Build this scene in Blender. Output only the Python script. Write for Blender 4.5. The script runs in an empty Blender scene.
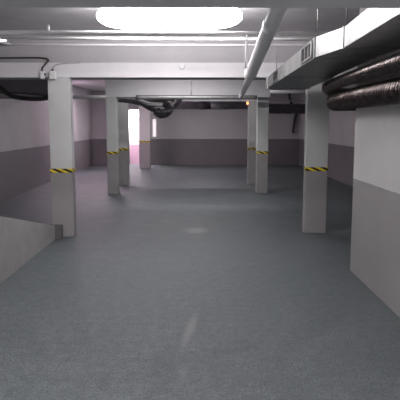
import bpy, bmesh, math, random
from mathutils import Vector, Matrix
random.seed(3)
C = bpy.context.scene.collection
PI = math.pi

# ------------------------------------------------------------------ materials
def new_mat(name):
    m = bpy.data.materials.new(name); m.use_nodes = True
    nt = m.node_tree; b = nt.nodes['Principled BSDF']
    return m, nt, b

def noise(nt, scale, detail=4, rough=.6, vec=None):
    n = nt.nodes.new('ShaderNodeTexNoise')
    n.inputs['Scale'].default_value = scale; n.inputs['Detail'].default_value = detail
    n.inputs['Roughness'].default_value = rough
    if vec is not None: nt.links.new(vec, n.inputs['Vector'])
    return n.outputs['Fac']

def ramp(nt, fac, stops, const=False):
    r = nt.nodes.new('ShaderNodeValToRGB')
    if const: r.color_ramp.interpolation = 'CONSTANT'
    e = r.color_ramp.elements
    while len(e) < len(stops): e.new(0.5)
    for k, (p, c) in enumerate(stops):
        e[k].position = p; e[k].color = (*c, 1)
    nt.links.new(fac, r.inputs['Fac'])
    return r.outputs['Color']

def mix(nt, a, b, fac, mode='MIX'):
    n = nt.nodes.new('ShaderNodeMix'); n.data_type = 'RGBA'; n.blend_type = mode
    for s, v in ((n.inputs['Factor'], fac), (n.inputs[6], a), (n.inputs[7], b)):
        if hasattr(v, 'is_linked'): nt.links.new(v, s)
        else: s.default_value = v if isinstance(v, (int, float)) else (*v, 1)
    return n.outputs[2]

def math_n(nt, op, a, b=None):
    n = nt.nodes.new('ShaderNodeMath'); n.operation = op
    for k, v in enumerate((a, b)):
        if v is None: continue
        if hasattr(v, 'is_linked'): nt.links.new(v, n.inputs[k])
        else: n.inputs[k].default_value = v
    return n.outputs[0]

def bump(nt, b, fac, strength, dist=.01):
    n = nt.nodes.new('ShaderNodeBump'); n.inputs['Strength'].default_value = strength
    n.inputs['Distance'].default_value = dist
    nt.links.new(fac, n.inputs['Height']); nt.links.new(n.outputs[0], b.inputs['Normal'])

def pos(nt): return nt.nodes.new('ShaderNodeNewGeometry').outputs['Position']

def plain(name, col, rough=.5, metal=0., var=.12, scale=12):
    m, nt, b = new_mat(name)
    p = pos(nt)
    lo = tuple(c*(1-var) for c in col); hi = tuple(min(1, c*(1+var)) for c in col)
    nt.links.new(ramp(nt, noise(nt, scale, 4, .6, p), [(.3, lo), (.7, hi)]), b.inputs['Base Color'])
    b.inputs['Roughness'].default_value = rough; b.inputs['Metallic'].default_value = metal
    return m

def two_tone(name, top, low, h, rough=.55, lowvar=.06):
    """wall paint: pale above height h, grey below it, slightly uneven"""
    m, nt, b = new_mat(name)
    p = pos(nt)
    sep = nt.nodes.new('ShaderNodeSeparateXYZ'); nt.links.new(p, sep.inputs[0])
    wob = math_n(nt, 'MULTIPLY', math_n(nt, 'SUBTRACT', noise(nt, 9, 2, .5, p), .5), .012)
    step = math_n(nt, 'GREATER_THAN', math_n(nt, 'ADD', sep.outputs[2], wob), h)
    n1 = noise(nt, 1.7, 5, .65, p)
    a = ramp(nt, n1, [(.3, tuple(c*.90 for c in top)), (.7, top)])
    c = ramp(nt, n1, [(.3, tuple(v*(1-lowvar) for v in low)), (.7, tuple(v*(1+lowvar) for v in low))])
    nt.links.new(mix(nt, c, a, step), b.inputs['Base Color'])
    b.inputs['Roughness'].default_value = rough
    bump(nt, b, noise(nt, 45, 3, .6, p), .18, .004)
    return m

M = {}
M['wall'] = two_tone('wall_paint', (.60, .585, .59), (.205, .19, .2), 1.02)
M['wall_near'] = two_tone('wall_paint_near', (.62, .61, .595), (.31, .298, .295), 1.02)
M['pillar'] = two_tone('pillar_paint', (.62, .625, .615), (.31, .295, .298), .962, .5)
M['beam_upper_shade'] = plain('beam_painted_shade', (.40, .385, .395), .7, 0, .05, 3)  # shade on the upper beam face, put into a darker colour
M['ceiling'] = plain('ceiling_paint', (.66, .64, .66), .8, 0, .06, 3)
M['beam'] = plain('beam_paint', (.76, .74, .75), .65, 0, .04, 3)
M['kerb'] = plain('low_wall_paint', (.31, .30, .295), .7, 0, .10, 5)
M['pipe'] = plain('white_plastic', (.74, .73, .73), .35, 0, .04, 8)
M['dim_pipe'] = plain('grey_plastic', (.45, .43, .45), .4, 0, .06, 8)
M['white'] = plain('white_casing', (.78, .77, .77), .4, 0, .03, 20)
M['dark'] = plain('dark_rubber', (.030, .028, .030), .45, 0, .25, 20)
M['far_dark'] = plain('hazy_rubber', (.12, .108, .118), .6, 0, .25, 20)  # dark rubber lightened: distance haze put into the colour
M['dim_box'] = plain('dim_backing_grey', (.30, .275, .29), .6, 0, .08, 6)
M['hole'] = plain('dark_opening', (.02, .02, .02), .8)
M['hazy'] = plain('hazy_grey_metal', (.30, .28, .295), .5, .2, .12, 10)  # haze of the far area painted into the metal's tone
M['hazy_dark'] = plain('hazy_dark_metal', (.12, .11, .12), .5, .2, .12, 10)  # darker far metal, haze in its colour as well
M['cable'] = plain('cable_sheath', (.05, .03, .035), .5, 0, .2, 20)
M['gap_shade'] = plain('gap_shade_dark', (.12, .115, .115), .8, 0, .15, 9)  # shade of the gap beside the pillar, as a dark colour

def galv():
    m, nt, b = new_mat('galvanised_steel')
    p = pos(nt)
    v = nt.nodes.new('ShaderNodeTexVoronoi'); v.inputs['Scale'].default_value = 30
    nt.links.new(p, v.inputs['Vector'])
    f = math_n(nt, 'ADD', math_n(nt, 'MULTIPLY', v.outputs['Distance'], .4), noise(nt, 5, 4, .6, p))
    nt.links.new(ramp(nt, f, [(.3, (.26, .26, .26)), (.9, (.44, .44, .43))]), b.inputs['Base Color'])
    b.inputs['Metallic'].default_value = .75; b.inputs['Roughness'].default_value = .48
    return m
M['galv'] = galv()

def foil():
    m, nt, b = new_mat('dark_foil')
    p = pos(nt)
    nt.links.new(ramp(nt, noise(nt, 18, 4, .6, p), [(.3, (.04, .032, .032)), (.7, (.20, .16, .15))]), b.inputs['Base Color'])
    b.inputs['Metallic'].default_value = .9; b.inputs['Roughness'].default_value = .3
    bump(nt, b, noise(nt, 40, 3, .6, p), .5, .01)
    return m
M['foil'] = foil()

def tape():
    m, nt, b = new_mat('hazard_tape')
    p = pos(nt)
    sep = nt.nodes.new('ShaderNodeSeparateXYZ'); nt.links.new(p, sep.inputs[0])
    s = math_n(nt, 'ADD', math_n(nt, 'ADD', sep.outputs[0], sep.outputs[1]), math_n(nt, 'MULTIPLY', sep.outputs[2], 2.2))
    fr = math_n(nt, 'FRACT', math_n(nt, 'MULTIPLY', s, 6.6))
    nt.links.new(mix(nt, (.85, .66, .03), (.012, .012, .012), math_n(nt, 'GREATER_THAN', fr, .5)), b.inputs['Base Color'])
    b.inputs['Roughness'].default_value = .4
    return m
M['tape'] = tape()

def emit(name, col, strength):
    m, nt, b = new_mat(name)
    b.inputs['Base Color'].default_value = (*col, 1)
    b.inputs['Emission Color'].default_value = (*col, 1)
    b.inputs['Emission Strength'].default_value = strength
    return m
M['diffuser'] = emit('lit_diffuser', (1, .97, .99), 36)
M['orange'] = emit('orange_lens', (1, .30, .08), 4)

def floor_mat():
    m, nt, b = new_mat('painted_concrete')
    p = pos(nt)
    big = noise(nt, .55, 5, .6, p); mid = noise(nt, 3.2, 6, .7, p); fine = noise(nt, 60, 4, .8, p)
    c = ramp(nt, mid, [(.3, (.082, .104, .112)), (.72, (.178, .208, .215))])
    c = mix(nt, c, (.130, .142, .156), math_n(nt, 'MULTIPLY', big, .55))
    speck = ramp(nt, fine, [(.42, (.5, .5, .5)), (.58, (1.2, 1.2, 1.2))])
    c = mix(nt, c, speck, .8, 'MULTIPLY')
    mot = ramp(nt, noise(nt, 13, 5, .75, p), [(.36, (.76, .76, .77)), (.64, (1.2, 1.19, 1.18))])
    c = mix(nt, c, mot, .9, 'MULTIPLY')
    # pale marking: a thin broken stroke and a scuffed patch
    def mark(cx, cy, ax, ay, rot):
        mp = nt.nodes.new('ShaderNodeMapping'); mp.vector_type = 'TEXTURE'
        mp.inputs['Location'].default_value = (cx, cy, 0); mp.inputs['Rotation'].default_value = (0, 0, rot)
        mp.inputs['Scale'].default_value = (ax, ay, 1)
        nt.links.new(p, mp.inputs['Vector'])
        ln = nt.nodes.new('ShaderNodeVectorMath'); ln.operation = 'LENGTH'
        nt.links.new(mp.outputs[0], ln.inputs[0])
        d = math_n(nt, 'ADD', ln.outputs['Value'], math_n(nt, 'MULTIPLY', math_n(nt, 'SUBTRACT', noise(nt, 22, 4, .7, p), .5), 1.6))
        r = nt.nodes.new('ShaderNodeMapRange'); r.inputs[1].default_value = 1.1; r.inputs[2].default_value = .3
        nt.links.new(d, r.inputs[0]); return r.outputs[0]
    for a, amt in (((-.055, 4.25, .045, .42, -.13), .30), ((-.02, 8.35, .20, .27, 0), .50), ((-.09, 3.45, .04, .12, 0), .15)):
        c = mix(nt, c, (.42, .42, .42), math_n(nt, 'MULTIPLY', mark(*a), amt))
    nt.links.new(c, b.inputs['Base Color'])
    nt.links.new(ramp(nt, mid, [(.3, (.34,)*3), (.7, (.56,)*3)]), b.inputs['Roughness'])
    h = math_n(nt, 'ADD', math_n(nt, 'MULTIPLY', fine, .5), noise(nt, 60, 4, .8, p))
    bump(nt, b, h, .6, .012)
    return m
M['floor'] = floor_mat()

# ------------------------------------------------------------------ mesh helpers
def box(bm, x0, x1, y0, y1, z0, z1, bev=0):
    vs = [bm.verts.new((x, y, z)) for z in (z0, z1) for x, y in ((x0, y0), (x1, y0), (x1, y1), (x0, y1))]
    fs = [bm.faces.new([vs[i] for i in q]) for q in ((3,2,1,0), (4,5,6,7), (0,1,5,4), (1,2,6,5), (2,3,7,6), (3,0,4,7))]
    if bev:
        es = set(e for f in fs for e in f.edges)
        bmesh.ops.bevel(bm, geom=list(es), offset=bev, segments=2, profile=.6, affect='EDGES')

def tube(bm, pts, radii, seg=14, cap=True):
    pts = [Vector(p) for p in pts]
    if not isinstance(radii, (list, tuple)): radii = [radii]*len(pts)
    rings = []; ref = None
    for i, p in enumerate(pts):
        t = (pts[min(i+1, len(pts)-1)] - pts[max(i-1, 0)]).normalized()
        if ref is None:
            ref = Vector((0, 0, 1)) if abs(t.z) < .9 else Vector((1, 0, 0))
        n = (ref - t*ref.dot(t)).normalized(); ref = n; bb = t.cross(n)
        rings.append([bm.verts.new(p + (n*math.cos(a) + bb*math.sin(a))*radii[i]) for a in [2*PI*k/seg for k in range(seg)]])
    for a, b_ in zip(rings, rings[1:]):
        for k in range(seg):
            f = bm.faces.new((a[k], a[(k+1) % seg], b_[(k+1) % seg], b_[k])); f.smooth = True
    if cap:
        bm.faces.new(list(reversed(rings[0]))); bm.faces.new(rings[-1])

def curve(pts, n=10):
    """Catmull-Rom through control points"""
    P = [Vector(p) for p in pts]; P = [2*P[0]-P[1]] + P + [2*P[-1]-P[-2]]
    out = []
    for i in range(1, len(P)-2):
        for k in range(n):
            t = k/n
            out.append(.5*((2*P[i]) + (P[i+1]-P[i-1])*t + (2*P[i-1]-5*P[i]+4*P[i+1]-P[i+2])*t*t + (3*P[i]-P[i-1]-3*P[i+1]+P[i+2])*t**3))
    out.append(P[-2]); return out

def loft(bm, sections):
    rs = [[bm.verts.new(p) for p in s] for s in sections]
    for a, b_ in zip(rs, rs[1:]):
        n = len(a)
        for k in range(n): bm.faces.new((a[k], a[(k+1) % n], b_[(k+1) % n], b_[k]))
    bm.faces.new(list(reversed(rs[0]))); bm.faces.new(rs[-1])

def obj(name, bm, mat, parent=None, loc=None):
    bmesh.ops.recalc_face_normals(bm, faces=bm.faces[:])
    me = bpy.data.meshes.new(name); bm.to_mesh(me); bm.free()
    me.materials.append(mat)
    o = bpy.data.objects.new(name, me); C.objects.link(o)
    if parent: o.parent = parent
    return o

def tag(o, label, cat, group=None):
    o['label'] = label; o['category'] = cat; o['kind'] = 'thing'
    if group: o['group'] = group
    return o

def thing(name, label, cat, loc=(0, 0, 0), group=None):
    o = bpy.data.objects.new(name, None); o.location = loc; o.empty_display_size = .1; C.objects.link(o)
    return tag(o, label, cat, group)

def struct(name, mat, *boxes):
    bm = bmesh.new()
    for b in boxes: box(bm, *b)
    o = obj(name, bm, mat); o['kind'] = 'structure'; return o

def B(): return bmesh.new()

# ------------------------------------------------------------------ room shell
XL, XR, YB, YN, ZC = -4.1, 4.0, 22.04, -3.0, 2.86
DX0, DX1, DZ = -2.66, -1.85, 2.14                     # lit doorway in the far wall
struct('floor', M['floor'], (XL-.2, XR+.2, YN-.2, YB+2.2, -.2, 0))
struct('ceiling', M['ceiling'], (XL-.2, XR+.2, YN-.2, YB+.25, ZC, ZC+.2))
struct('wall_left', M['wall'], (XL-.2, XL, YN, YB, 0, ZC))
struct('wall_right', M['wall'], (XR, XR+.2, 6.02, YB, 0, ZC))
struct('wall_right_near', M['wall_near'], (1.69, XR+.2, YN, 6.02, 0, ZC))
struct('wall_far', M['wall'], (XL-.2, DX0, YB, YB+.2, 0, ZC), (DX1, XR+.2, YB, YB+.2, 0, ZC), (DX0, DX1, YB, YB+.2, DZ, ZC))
struct('wall_near', M['wall'], (XL-.2, XR+.2, YN-.2, YN, 0, ZC))
# bright lobby beyond the doorway
M['lobby'] = two_tone('lobby_paint', (.92, .90, .92), (.70, .45, .57), .77, .6)
struct('wall_lobby', M['lobby'], (DX0-.5, DX1+.5, YB+.65, YB+.85, 0, 2.6), (DX0-.7, DX0-.5, YB+.2, YB+.85, 0, 2.6), (DX1+.5, DX1+.7, YB+.2, YB+.85, 0, 2.6))
struct('ceiling_lobby', M['ceiling'], (DX0-.7, DX1+.7, YB+.2, YB+.85, 2.6, 2.75))

# ------------------------------------------------------------------ beams under the ceiling
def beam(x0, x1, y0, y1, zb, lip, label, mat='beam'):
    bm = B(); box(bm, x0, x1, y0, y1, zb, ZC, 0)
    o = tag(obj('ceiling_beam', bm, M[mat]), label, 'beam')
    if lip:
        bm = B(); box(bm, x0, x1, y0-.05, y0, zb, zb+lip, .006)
        c = obj('lower_lip', bm, M['beam'], o); c['label'] = 'thicker lower edge without the painted shade'
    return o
beam(XL, 1.69, 2.45, 3.05, 2.205, 0, 'shadowed concrete beam across the very top of the picture, nearest the camera')
beam(XL, XR, 7.92, 8.28, 2.235, .20, 'white ceiling beam resting on the nearest left pillar, pipes in front of it', 'beam_upper_shade')
beam(-2.05, 1.64, 12.75, 13.05, 2.2, 0, 'white ceiling beam second in depth, seen under the nearer white beam')
beam(-2.05, 1.61, 14.98, 15.3, 2.2, 0, 'dim ceiling beam farthest back, seen just above the grey ventilation pipe')

# ------------------------------------------------------------------ pillars
def pillar(x0, x1, y0, dy, top, label, tz=.95):
    t = thing('pillar', label, 'pillar', ((x0+x1)/2, y0+dy/2, 0), 'square pillars with striped tape')
    cx, cy = t.location.x, t.location.y
    hx = (x1-x0)/2; hy = dy/2
    bm = B(); box(bm, -hx, hx, -hy, hy, 0, top, .012); obj('shaft', bm, M['pillar'], t)
    bm = B()
    e = .003
    lo = [(-hx-e, -hy-e), (hx+e, -hy-e), (hx+e, hy+e), (-hx-e, hy+e)]
    loft(bm, [[(x, y, tz-.028) for x, y in lo], [(x, y, tz+.028) for x, y in lo]])
    o = obj('hazard_tape', bm, M['tape'], t); o['label'] = 'band of yellow and black striped tape'
    return t
pillar(-2.06, -1.755, 7.87, .18, 2.235, 'white and grey square pillar at the end of the low sloping wall')
pillar(-2.05, -1.81, 12.76, .30, 2.2, 'white and grey pillar in the left row, front one of the close pair')
pillar(-2.05, -1.80, 14.6, .30, 2.2, 'white and grey pillar in the left row, rear one of the close pair')
pillar(-2.09, -1.69, 20.3, .34, ZC, 'farthest white and grey pillar, standing right of the bright doorway', .97)
pillar(1.58, 1.90, 8.12, .16, 2.235, 'white and grey square pillar on the right, under the square metal duct')
pillar(1.385, 1.64, 12.92, .30, 2.2, 'white and grey pillar in the right row, front one of the far pair')
pillar(1.37, 1.61, 15.0, .30, 2.2, 'rear pillar of the far pair in the right row, beside the tiny orange light')

# ------------------------------------------------------------------ low sloping wall beside the ramp on the left
t = thing('low_wall', 'low grey sloping wall at left, ending against the nearest left pillar', 'wall', (-2.05, 5.5, 0))
bm = B()
prof = [(-2.4, 0), (2.22, 0), (2.22, .195), (.0, .70), (-2.4, 1.24)]
loft(bm, [[(x, y, z) for y, z in prof] for x in (-.09, .06)])
obj('parapet', bm, M['kerb'], t)
bm = B(); box(bm, -.06, .145, 2.22, 2.33, 0, .19, .008)  # dark block put where the gap at the pillar lies in shade
o = obj('gap_shade_block', bm, M['gap_shade'], t); o['label'] = 'dark block standing in for the shaded gap at the end'

# ------------------------------------------------------------------ fluorescent ceiling lights
def ceiling_light(cx, cy, cz, L, w, h, label, lit, ends=5.5):
    t = thing('ceiling_light', label, 'light', (cx, cy, cz))
    bm = B(); box(bm, -L*.36, L*.36, -w*.22, w*.22, h*.46, h*.5+.012, .004); obj('housing', bm, M['white'], t)
    # prismatic cover: capsule with rounded ends
    bm = B(); n = 26; secs = []
    for i in range(n+1):
        u = -1 + 2*i/n; u = math.copysign(abs(u)**.6, u)
        s = max(.05, (1-abs(u)**ends))**.5
        secs.append([(u*L/2, w/2*s*math.cos(a), h*.5*s*math.sin(a)) for a in [2*PI*k/20 for k in range(20)]])
    loft(bm, secs)
    for f in bm.faces: f.smooth = True
    obj('diffuser', bm, lit, t)
    for s in (-1, 1):
        bm = B(); tube(bm, [(s*L*.3, 0, h*.5), (s*L*.3, 0, ZC-cz)], .012, 8); obj('bracket', bm, M['white'], t)
    return t
ceiling_light(-.283, 6.0, 2.708, 1.50, .24, .27, 'long glowing fluorescent light hanging at the top centre of the garage', M['diffuser'])  # cover made taller to take in the lamp's bloom
M['dimdiff'] = emit('dim_diffuser', (.95, .93, .95), 3)
ceiling_light(-2.495, 5.5, 2.388, 1.36, .10, .05, 'small white light fitting cut off by the left edge of the picture', M['dimdiff'], 3)

# ------------------------------------------------------------------ pipes across in front of the first beam
def pipe(name, pts, r, label, cat='pipe', mat='pipe', group=None, joints=(), seg=14):
    bm = B(); tube(bm, pts, r, seg)
    o = obj(name, bm, M[mat]); tag(o, label, cat, group)
    for (a, b_) in joints:
        bm = B(); tube(bm, [a, b_], r*1.16, seg); obj('coupling', bm, M[mat], o)
    return o
p = pipe('water_pipe', [(XL, 5.9, 2.528), (1.69, 5.9, 2.512)], .024, 'thick white pipe running across directly below the bright ceiling light')
bm = B(); box(bm, -1.53, -1.505, 5.885, 5.915, 2.54, 2.60, .003); obj('clamp', bm, M['white'], p)
bm = B(); box(bm, -.31, -.285, 5.885, 5.915, 2.53, 2.60, .003); obj('clamp', bm, M['white'], p)
pipe('conduit', [(XL, 6.4, 2.553), (XR, 6.4, 2.520)], .016, 'thin white conduit running across, middle of the three pipes in front of the beam')
pipe('conduit', curve([(-2.38, 6.75, 2.57), (-2.27, 7.0, 2.565), (-2.0, 7.02, 2.555), (XR, 7.02, 2.555)], 4), .015,
     'thin grey conduit running across, lowest of the three pipes in front of the beam', mat='dim_pipe')
# vertical drop pipe and the long drain pipe
pipe('drop_pipe', [(.505, 5.89, 2.52), (.505, 5.89, 2.165)], .0125, 'thin white vertical pipe hanging beside the long white drain pipe')
A = Vector((.617, 3.09, 2.655)); K = Vector((.575, 6.15, 2.125)); K2 = Vector((.585, 6.3, 2.125)); E = Vector((.95, 12.54, 2.15))
bm = B(); tube(bm, [A, K, K2, E], [.0625, .0625, .044, .044], 20)
o = tag(obj('drain_pipe', bm, M['pipe']), 'thick white drain pipe running from the top centre back toward the far right pillars', 'pipe')
d1 = (K-A).normalized()
for c in (A+d1*1.55, K-d1*.06):
    bm = B(); tube(bm, [c-d1*.06, c-d1*.054, c+d1*.054, c+d1*.06], [.062, .069, .069, .062], 20); obj('coupling', bm, M['pipe'], o)
for y, x in ((8.1, .69),):
    bm = B(); tube(bm, [(x, y, 2.16), (x, y, 2.235)], .008, 8); obj('strap', bm, M['white'], o)

# round junction box and its conduit on the first beam
t = thing('junction_box', 'round white junction box on the middle of the nearer white beam', 'junction box', (-.205, 7.87, 2.385))
bm = B(); tube(bm, [(0, 0, 0), (0, -.03, 0), (0, -.036, 0)], [.042, .042, .036], 20); obj('box_body', bm, M['white'], t)
bm = B(); tube(bm, [(0, -.036, 0), (0, -.041, 0)], [.03, .028], 16); obj('lid', bm, M['pipe'], t)
pipe('conduit', [(-.13, 12.735, 2.55), (-.13, 12.735, 2.2)], .014, 'short vertical white conduit on the second ceiling beam', mat='pipe')

# fittings at the head of the nearest left pillar
t = thing('junction_box', 'small square white junction box at the top of the nearest left pillar', 'junction box', (-1.975, 7.852, 2.262))
bm = B(); box(bm, -.045, .045, -.04, .018, -.055, .055, .006); obj('box_body', bm, M['white'], t)
bm = B(); box(bm, -.036, .036, -.046, -.04, -.045, .045, .002); obj('lid', bm, M['pipe'], t)
bm = B(); tube(bm, [(.0, -.01, .055), (.0, -.01, .085)], .012, 10); obj('cable_gland', bm, M['cable'], t)
t = thing('power_socket', 'small white socket under the dark cable left of the nearest pillar', 'socket', (-2.115, 7.852, 2.262))
bm = B(); box(bm, -.026, .026, -.035, .018, -.05, .05, .006); obj('socket_body', bm, M['white'], t)
bm = B(); box(bm, .026, .042, -.03, .015, -.005, .03, .004); obj('plug', bm, M['cable'], t)
cab = curve([(XL, 7.905, 2.505), (-3.2, 7.90, 2.495), (-2.5, 7.90, 2.50), (-2.14, 7.90, 2.50), (-2.04, 7.88, 2.47), (-2.06, 7.845, 2.42), (-2.11, 7.84, 2.36), (-2.113, 7.84, 2.312)], 8)
pipe('electric_cable', cab, .010, 'dark cable along the left end of the beam, curling down to the small socket', 'cable', 'cable', seg=8)
pipe('electric_cable', curve([(-1.975, 7.84, 2.347), (-1.93, 7.845, 2.40), (-1.80, 7.85, 2.425), (-1.6, 7.85, 2.43)], 8), .007,
     'thin grey cable curving out of the square junction box on the nearest left pillar', 'cable', 'dim_pipe', seg=8)

# ------------------------------------------------------------------ rectangular metal duct on the right
t = thing('ventilation_duct', 'long square galvanised metal duct with grilles under the ceiling on the right', 'duct')
W = .56
st = [(7.62, .935, 2.072, 2.215), (5.36, 1.10, 2.215, 2.40), (4.72, 1.205, 2.22, 2.385), (3.05, 1.115, 2.205, 2.375)]
def sec(s, e=0):
    y, x, z0, z1 = s
    return [(x-e, y, z0-e), (x+W+e if y > 5 else x+.48+e, y, z0-e), (x+W+e if y > 5 else x+.48+e, y, z1+e), (x-e, y, z1+e)]
bm = B(); loft(bm, [sec(s) for s in st]); obj('duct_or_backing_body', bm, M['galv'], t)
def lerp(a, b_, u): return tuple(p+(q-p)*u for p, q in zip(a, b_))
def flange(s, wdt=.02, e=.012):
    bm = B(); y, x, z0, z1 = s
    loft(bm, [sec((y-wdt, x, z0, z1), e), sec((y+wdt, x, z0, z1), e)])
    obj('flange', bm, M['galv'], t)
flange((7.60, .936, 2.073, 2.216), .02); flange(st[1], .012, .008); flange(st[2], .012, .008)
flange(lerp(st[0], st[1], .45), .012, .007)
def grille(u0, u1):
    """air grille on the left face between the first two stations"""
    a = lerp(st[0], st[1], u0); b_ = lerp(st[0], st[1], u1)
    def q(u, v, out): 
        s = lerp(a, b_, u); return Vector((s[1]-out, s[0], s[2]+(s[3]-s[2])*v))
    g = B(); loft(g, [[q(0, .12, .002), q(1, .12, .002), q(1, .9, .002), q(0, .9, .002)], [q(0, .12, .008), q(1, .12, .008), q(1, .9, .008), q(0, .9, .008)]])
    fr = obj('grille', g, M['hole'], t); fr['label'] = 'dark air grille with pale frame'
    f = B()
    for u_0, u_1, v0, v1 in ((-.04, .06, .08, .94), (.94, 1.04, .08, .94), (0, 1, .08, .17), (0, 1, .85, .94)):
        loft(f, [[q(u_0, v0, .004), q(u_1, v0, .004), q(u_1, v1, .004), q(u_0, v1, .004)], [q(u_0, v0, .016), q(u_1, v0, .016), q(u_1, v1, .016), q(u_0, v1, .016)]])
    obj('grille_frame', f, M['galv'], fr)
    for k in range(1, 3 if u0 > .5 else 1):
        u = k/3; s_ = B()
        loft(s_, [[q(u-.03, .15, .006), q(u+.03, .15, .006), q(u+.03, .87, .006), q(u-.03, .87, .006)], [q(u-.02, .15, .012), q(u+.02, .15, .012), q(u+.02, .87, .012), q(u-.02, .87, .012)]])
        obj('slat', s_, M['galv'], fr)
grille(.80, .965); grille(.18, .33)
for y, x, z in ((5.36, 1.12, 2.40), (4.74, 1.225, 2.385), (7.2, 1.0, 2.235), (5.36, 1.60, 2.40), (7.2, 1.48, 2.235)):
    bm = B(); tube(bm, [(x, y, z-.005), (x, y, ZC)], .006, 8); obj('hanger_rod', bm, M['galv'], t)

# ------------------------------------------------------------------ flexible foil ducts on the right
def flex(name, pts, r, label, mat='foil', pitch=.06, amp=.13, rods=(), cat='duct', group=None, taper=None):
    P = curve(pts, 40)
    # resample evenly
    L = [0]
    for a, b_ in zip(P, P[1:]): L.append(L[-1]+(b_-a).length)
    n = int(L[-1]/(pitch/4)); Q = []; j = 0
    for k in range(n+1):
        s = L[-1]*k/n
        while j < len(L)-2 and L[j+1] < s: j += 1
        u = (s-L[j])/max(1e-6, L[j+1]-L[j]); Q.append(P[j].lerp(P[j+1], u))
    R = [r*(1+amp*math.sin(2*PI*k/4+.3)) for k in range(n+1)]
    bm = B(); tube(bm, Q, R, 18)
    o = tag(obj(name, bm, M[mat]), label, cat, group)
    for (x, y, z, rr) in rods:
        bm = B(); tube(bm, [(x, y+rr*math.cos(0)*0 , z+rr*1.0), (x, y, ZC)], .006, 8); obj('hanger_rod', bm, M['galv'], o)
    return o
flex('flexible_duct', [(1.44, 3.06, 2.055), (1.46, 4.5, 2.04), (1.50, 6.0, 2.035), (1.60, 7.0, 2.03), (2.0, 7.7, 2.02), (2.9, 7.72, 2.02), (XR, 7.72, 2.02)], .058,
     'dark shiny flexible foil duct under the square metal duct, upper of the two', rods=[(1.40, 4.2, 2.04, .07)][:0])
flex('flexible_duct', [(1.565, 2.2, 1.855), (1.565, 4.5, 1.855), (1.57, 6.0, 1.855), (1.64, 6.7, 1.855), (2.1, 7.30, 1.87), (3.0, 7.35, 1.87), (XR, 7.35, 1.87)], .092,
     'dark shiny flexible foil duct along the near right wall, lower of the two')

# ------------------------------------------------------------------ left bay: dark hoses and pipes high behind the first beam
flex('flexible_hose', [(XL, 9.2, 2.36), (-3.45, 9.3, 2.33), (-3.25, 9.35, 2.22), (-3.08, 9.4, 2.07), (-2.85, 9.45, 2.02), (-2.55, 9.5, 2.02), (-2.36, 9.5, 2.1), (-2.32, 9.5, 2.3), (-2.32, 9.5, ZC-.02)], .036,
     'dark corrugated hose curving down in the upper left corner behind the pillar', 'dark', .05, .06, cat='hose')
t = thing('dark_backing', 'dim grey box added as dark backing behind the dark hoses at upper left', 'duct', (-3.3, 11.0, 2.09))
bm = B(); box(bm, XL+3.3, .82, -.25, .25, 0, .42, .01); obj('duct_or_backing_body', bm, M['dim_box'], t)  # box added to give the upper left its dark tone
for x in (-.5, .55):
    bm = B(); tube(bm, [(x, 0, .415), (x, 0, ZC-2.09)], .008, 8); obj('hanger_rod', bm, M['galv'], t)
pipe('insulated_pipe', curve([(XL, 10.2, 2.17), (-3.0, 10.2, 2.13), (-2.6, 10.2, 2.10), (-2.48, 10.2, 2.2), (-2.46, 10.2, 2.5), (-2.46, 10.2, ZC)], 8), .030, 'thin dark pipe above the corrugated hose at upper left', mat='far_dark')
pipe('water_pipe', curve([(XL, 9.9, 2.10), (-3.1, 9.9, 2.085), (-2.6, 9.9, 2.04), (-2.44, 9.9, 2.1), (-2.40, 9.9, 2.3), (-2.40, 9.9, ZC)], 8), .032, 'pinkish grey pipe beside the corrugated hose at upper left', mat='dim_pipe')
pipe('water_pipe', [(XL, 14.0, 2.255), (-2.0, 14.0, 2.255)], .045, 'pale pinkish pipe running across behind the two left pillars near the ceiling')

# ------------------------------------------------------------------ ducts hanging in the back of the garage
flex('round_duct', [(-1.35, 12.6, 2.185), (-.35, 12.6, 2.185), (.6, 12.6, 2.185), (1.33, 12.6, 2.185)], .048,
     'slim silver round duct running across under the edge of the second beam', 'galv', .30, .02)
t = thing('round_duct', 'long grey round duct with darker collar, running across in front of the far wall', 'duct', (0, 17.6, 2.17))
bm = B(); tube(bm, [(-1.5, 0, 0), (1.72, 0, 0)], .115, 20); obj('duct_or_backing_body', bm, M['hazy'], t)
for a, b_, m in ((.08, .42, 'hazy_dark'), (.43, 1.0, 'galv'), (-.9, -.86, 'galv')):
    bm = B(); tube(bm, [(a, 0, 0), (b_, 0, 0)], .125, 20); obj('collar', bm, M[m], t)
for x in (-1.1, .9):
    bm = B(); tube(bm, [(x, 0, .1), (x, 0, ZC-2.17)], .008, 8); obj('hanger_rod', bm, M['galv'], t)
flex('flexible_duct', [(-2.05, 13.45, 2.22), (-1.6, 13.45, 2.185), (-1.15, 13.5, 2.10), (-.86, 13.5, 2.11), (-.66, 13.5, 2.02), (-.70, 13.5, 1.88), (-.86, 13.5, 1.83), (-.98, 13.5, 1.92)], .10,
     'tangled dark flexible duct drooping beside the bright doorway near the ceiling', 'far_dark', .06, .08)
flex('flexible_duct', [(-2.1, 13.25, 2.12), (-1.75, 13.25, 2.16), (-1.3, 13.3, 2.13), (-.9, 13.3, 2.17), (-.6, 13.35, 2.18), (-.55, 13.4, 2.24), (-.5, 13.4, ZC)], .045,
     'thin dark flexible duct draped over the tangled one beside the doorway', 'far_dark', .05, .08)
flex('flexible_duct', [(-2.0, 13.7, 2.24), (-1.5, 13.75, 2.20), (-1.15, 13.8, 2.00), (-.85, 13.8, 1.93), (-.62, 13.8, 2.00), (-.45, 13.8, 2.16), (-.40, 13.8, 2.4), (-.40, 13.8, ZC)], .075,
     'dark flexible duct sagging deepest behind the tangled one near the doorway', 'far_dark', .06, .08)
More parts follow.
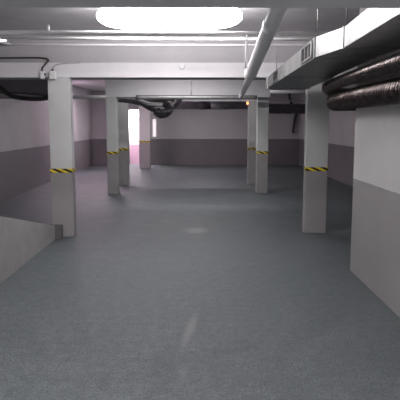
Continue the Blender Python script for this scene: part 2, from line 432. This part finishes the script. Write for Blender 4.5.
pipe('elbow_pipe', curve([(-1.36, 13.15, 2.17), (-1.28, 13.15, 2.13), (-1.15, 13.15, 2.07), (-.98, 13.15, 2.055), (-.8, 13.15, 2.05)], 8), .035, 'short pale bent pipe in front of the tangled dark duct')

# right-hand back corner
pipe('water_pipe', [(1.75, 14.0, 2.385), (XR, 14.0, 2.385)], .042, 'pale pipe running across between the two right pillars, above the thin conduit', mat='pipe')
pipe('conduit', [(1.66, 16.0, 2.245), (XR, 16.0, 2.245)], .018, 'thin pale conduit running across in the dark back right corner', mat='dim_pipe')
pipe('insulated_pipe', curve([(3.55, 21.95, ZC), (3.6, 21.95, 2.5), (3.83, 21.95, 2.05), (3.80, 21.95, 1.8), (3.74, 21.95, 1.25)], 8), .045, 'dark vertical pipe on the far wall in the right corner', mat='dark')
flex('flexible_duct', [(1.7, 18.6, 2.12), (2.4, 18.6, 2.10), (3.2, 18.6, 2.09), (XR, 18.6, 2.10)], .16, 'thick dark duct in the back right corner above the grey wall band', 'hazy_dark', .3, .03)
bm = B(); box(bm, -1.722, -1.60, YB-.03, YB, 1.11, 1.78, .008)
M['glow'] = emit('white_glow', (.95, .88, .92), .75)  # emission stands in for a brightly lit strip of wall
tag(obj('wall_glow', bm, M['glow']), 'narrow white upright glow standing in for a brightly lit strip of the far wall just right of the farthest pillar', 'glow')

# orange indicator by the rear right pillar
t = thing('indicator_light', 'tiny orange lit indicator at the head of the rear right pillar', 'light', (1.34, 14.99, 2.145))
bm = B(); box(bm, -.035, .03, -.02, .03, -.05, .055, .006); obj('housing', bm, M['white'], t)
bm = B(); tube(bm, [(-.005, -.02, 0), (-.005, -.04, 0), (-.005, -.048, 0)], [.028, .026, .014], 14); obj('lens', bm, M['orange'], t)

# ------------------------------------------------------------------ lights
def area(name, loc, size, energy, col, rot=(0, 0, 0), sy=None):
    l = bpy.data.lights.new(name, 'AREA'); l.energy = energy; l.color = col; l.shape = 'RECTANGLE'
    l.size = size; l.size_y = sy or size
    o = bpy.data.objects.new(name, l); o.location = loc; o.rotation_euler = rot; C.objects.link(o); return o
area('bay_two_lamp', (-.3, 11.3, 2.80), 1.5, 58, (1, .97, .99), (0, 0, 0), .15)
area('bay_four_lamp', (.2, 19.0, 2.80), 1.5, 40, (1, .95, .97), (0, 0, 0), .15)
area('rear_pillar_fill', (-.2, 13.8, 2.82), 3.2, 26, (1, .96, .98), (0, 0, 0), .15)  # unseen fill added to brighten the rear pillars of the pairs
area('left_bay_lamp', (-3.2, 17.6, 2.80), 1.2, 95, (1, .75, .90), (0, 0, 0), .15)
area('near_bay_lamp', (-.9, .6, 2.75), 1.5, 185, (1, .96, .97), (0, 0, 0), .15)
area('lobby_lamp', (-2.25, YB+.42, 2.55), 1.0, 135, (1, .95, .98), (0, 0, 0), .3)

w = bpy.data.worlds.new('world'); bpy.context.scene.world = w; w.use_nodes = True
w.node_tree.nodes['Background'].inputs[0].default_value = (.5, .48, .5, 1)
w.node_tree.nodes['Background'].inputs[1].default_value = .2

# ------------------------------------------------------------------ camera
cam = bpy.data.cameras.new('camera'); cam.sensor_width = 36; cam.lens = 36*560/400; cam.clip_start = .05
co = bpy.data.objects.new('camera', cam); C.objects.link(co)
co.location = (0, 0, 1.6)
co.rotation_euler = (PI/2 - math.atan(76/560), 0, -math.atan(3/565))
s = bpy.context.scene; s.camera = co
s.view_settings.view_transform = 'Standard'; s.view_settings.look = 'None'
s.view_settings.exposure = 0; s.view_settings.gamma = 1
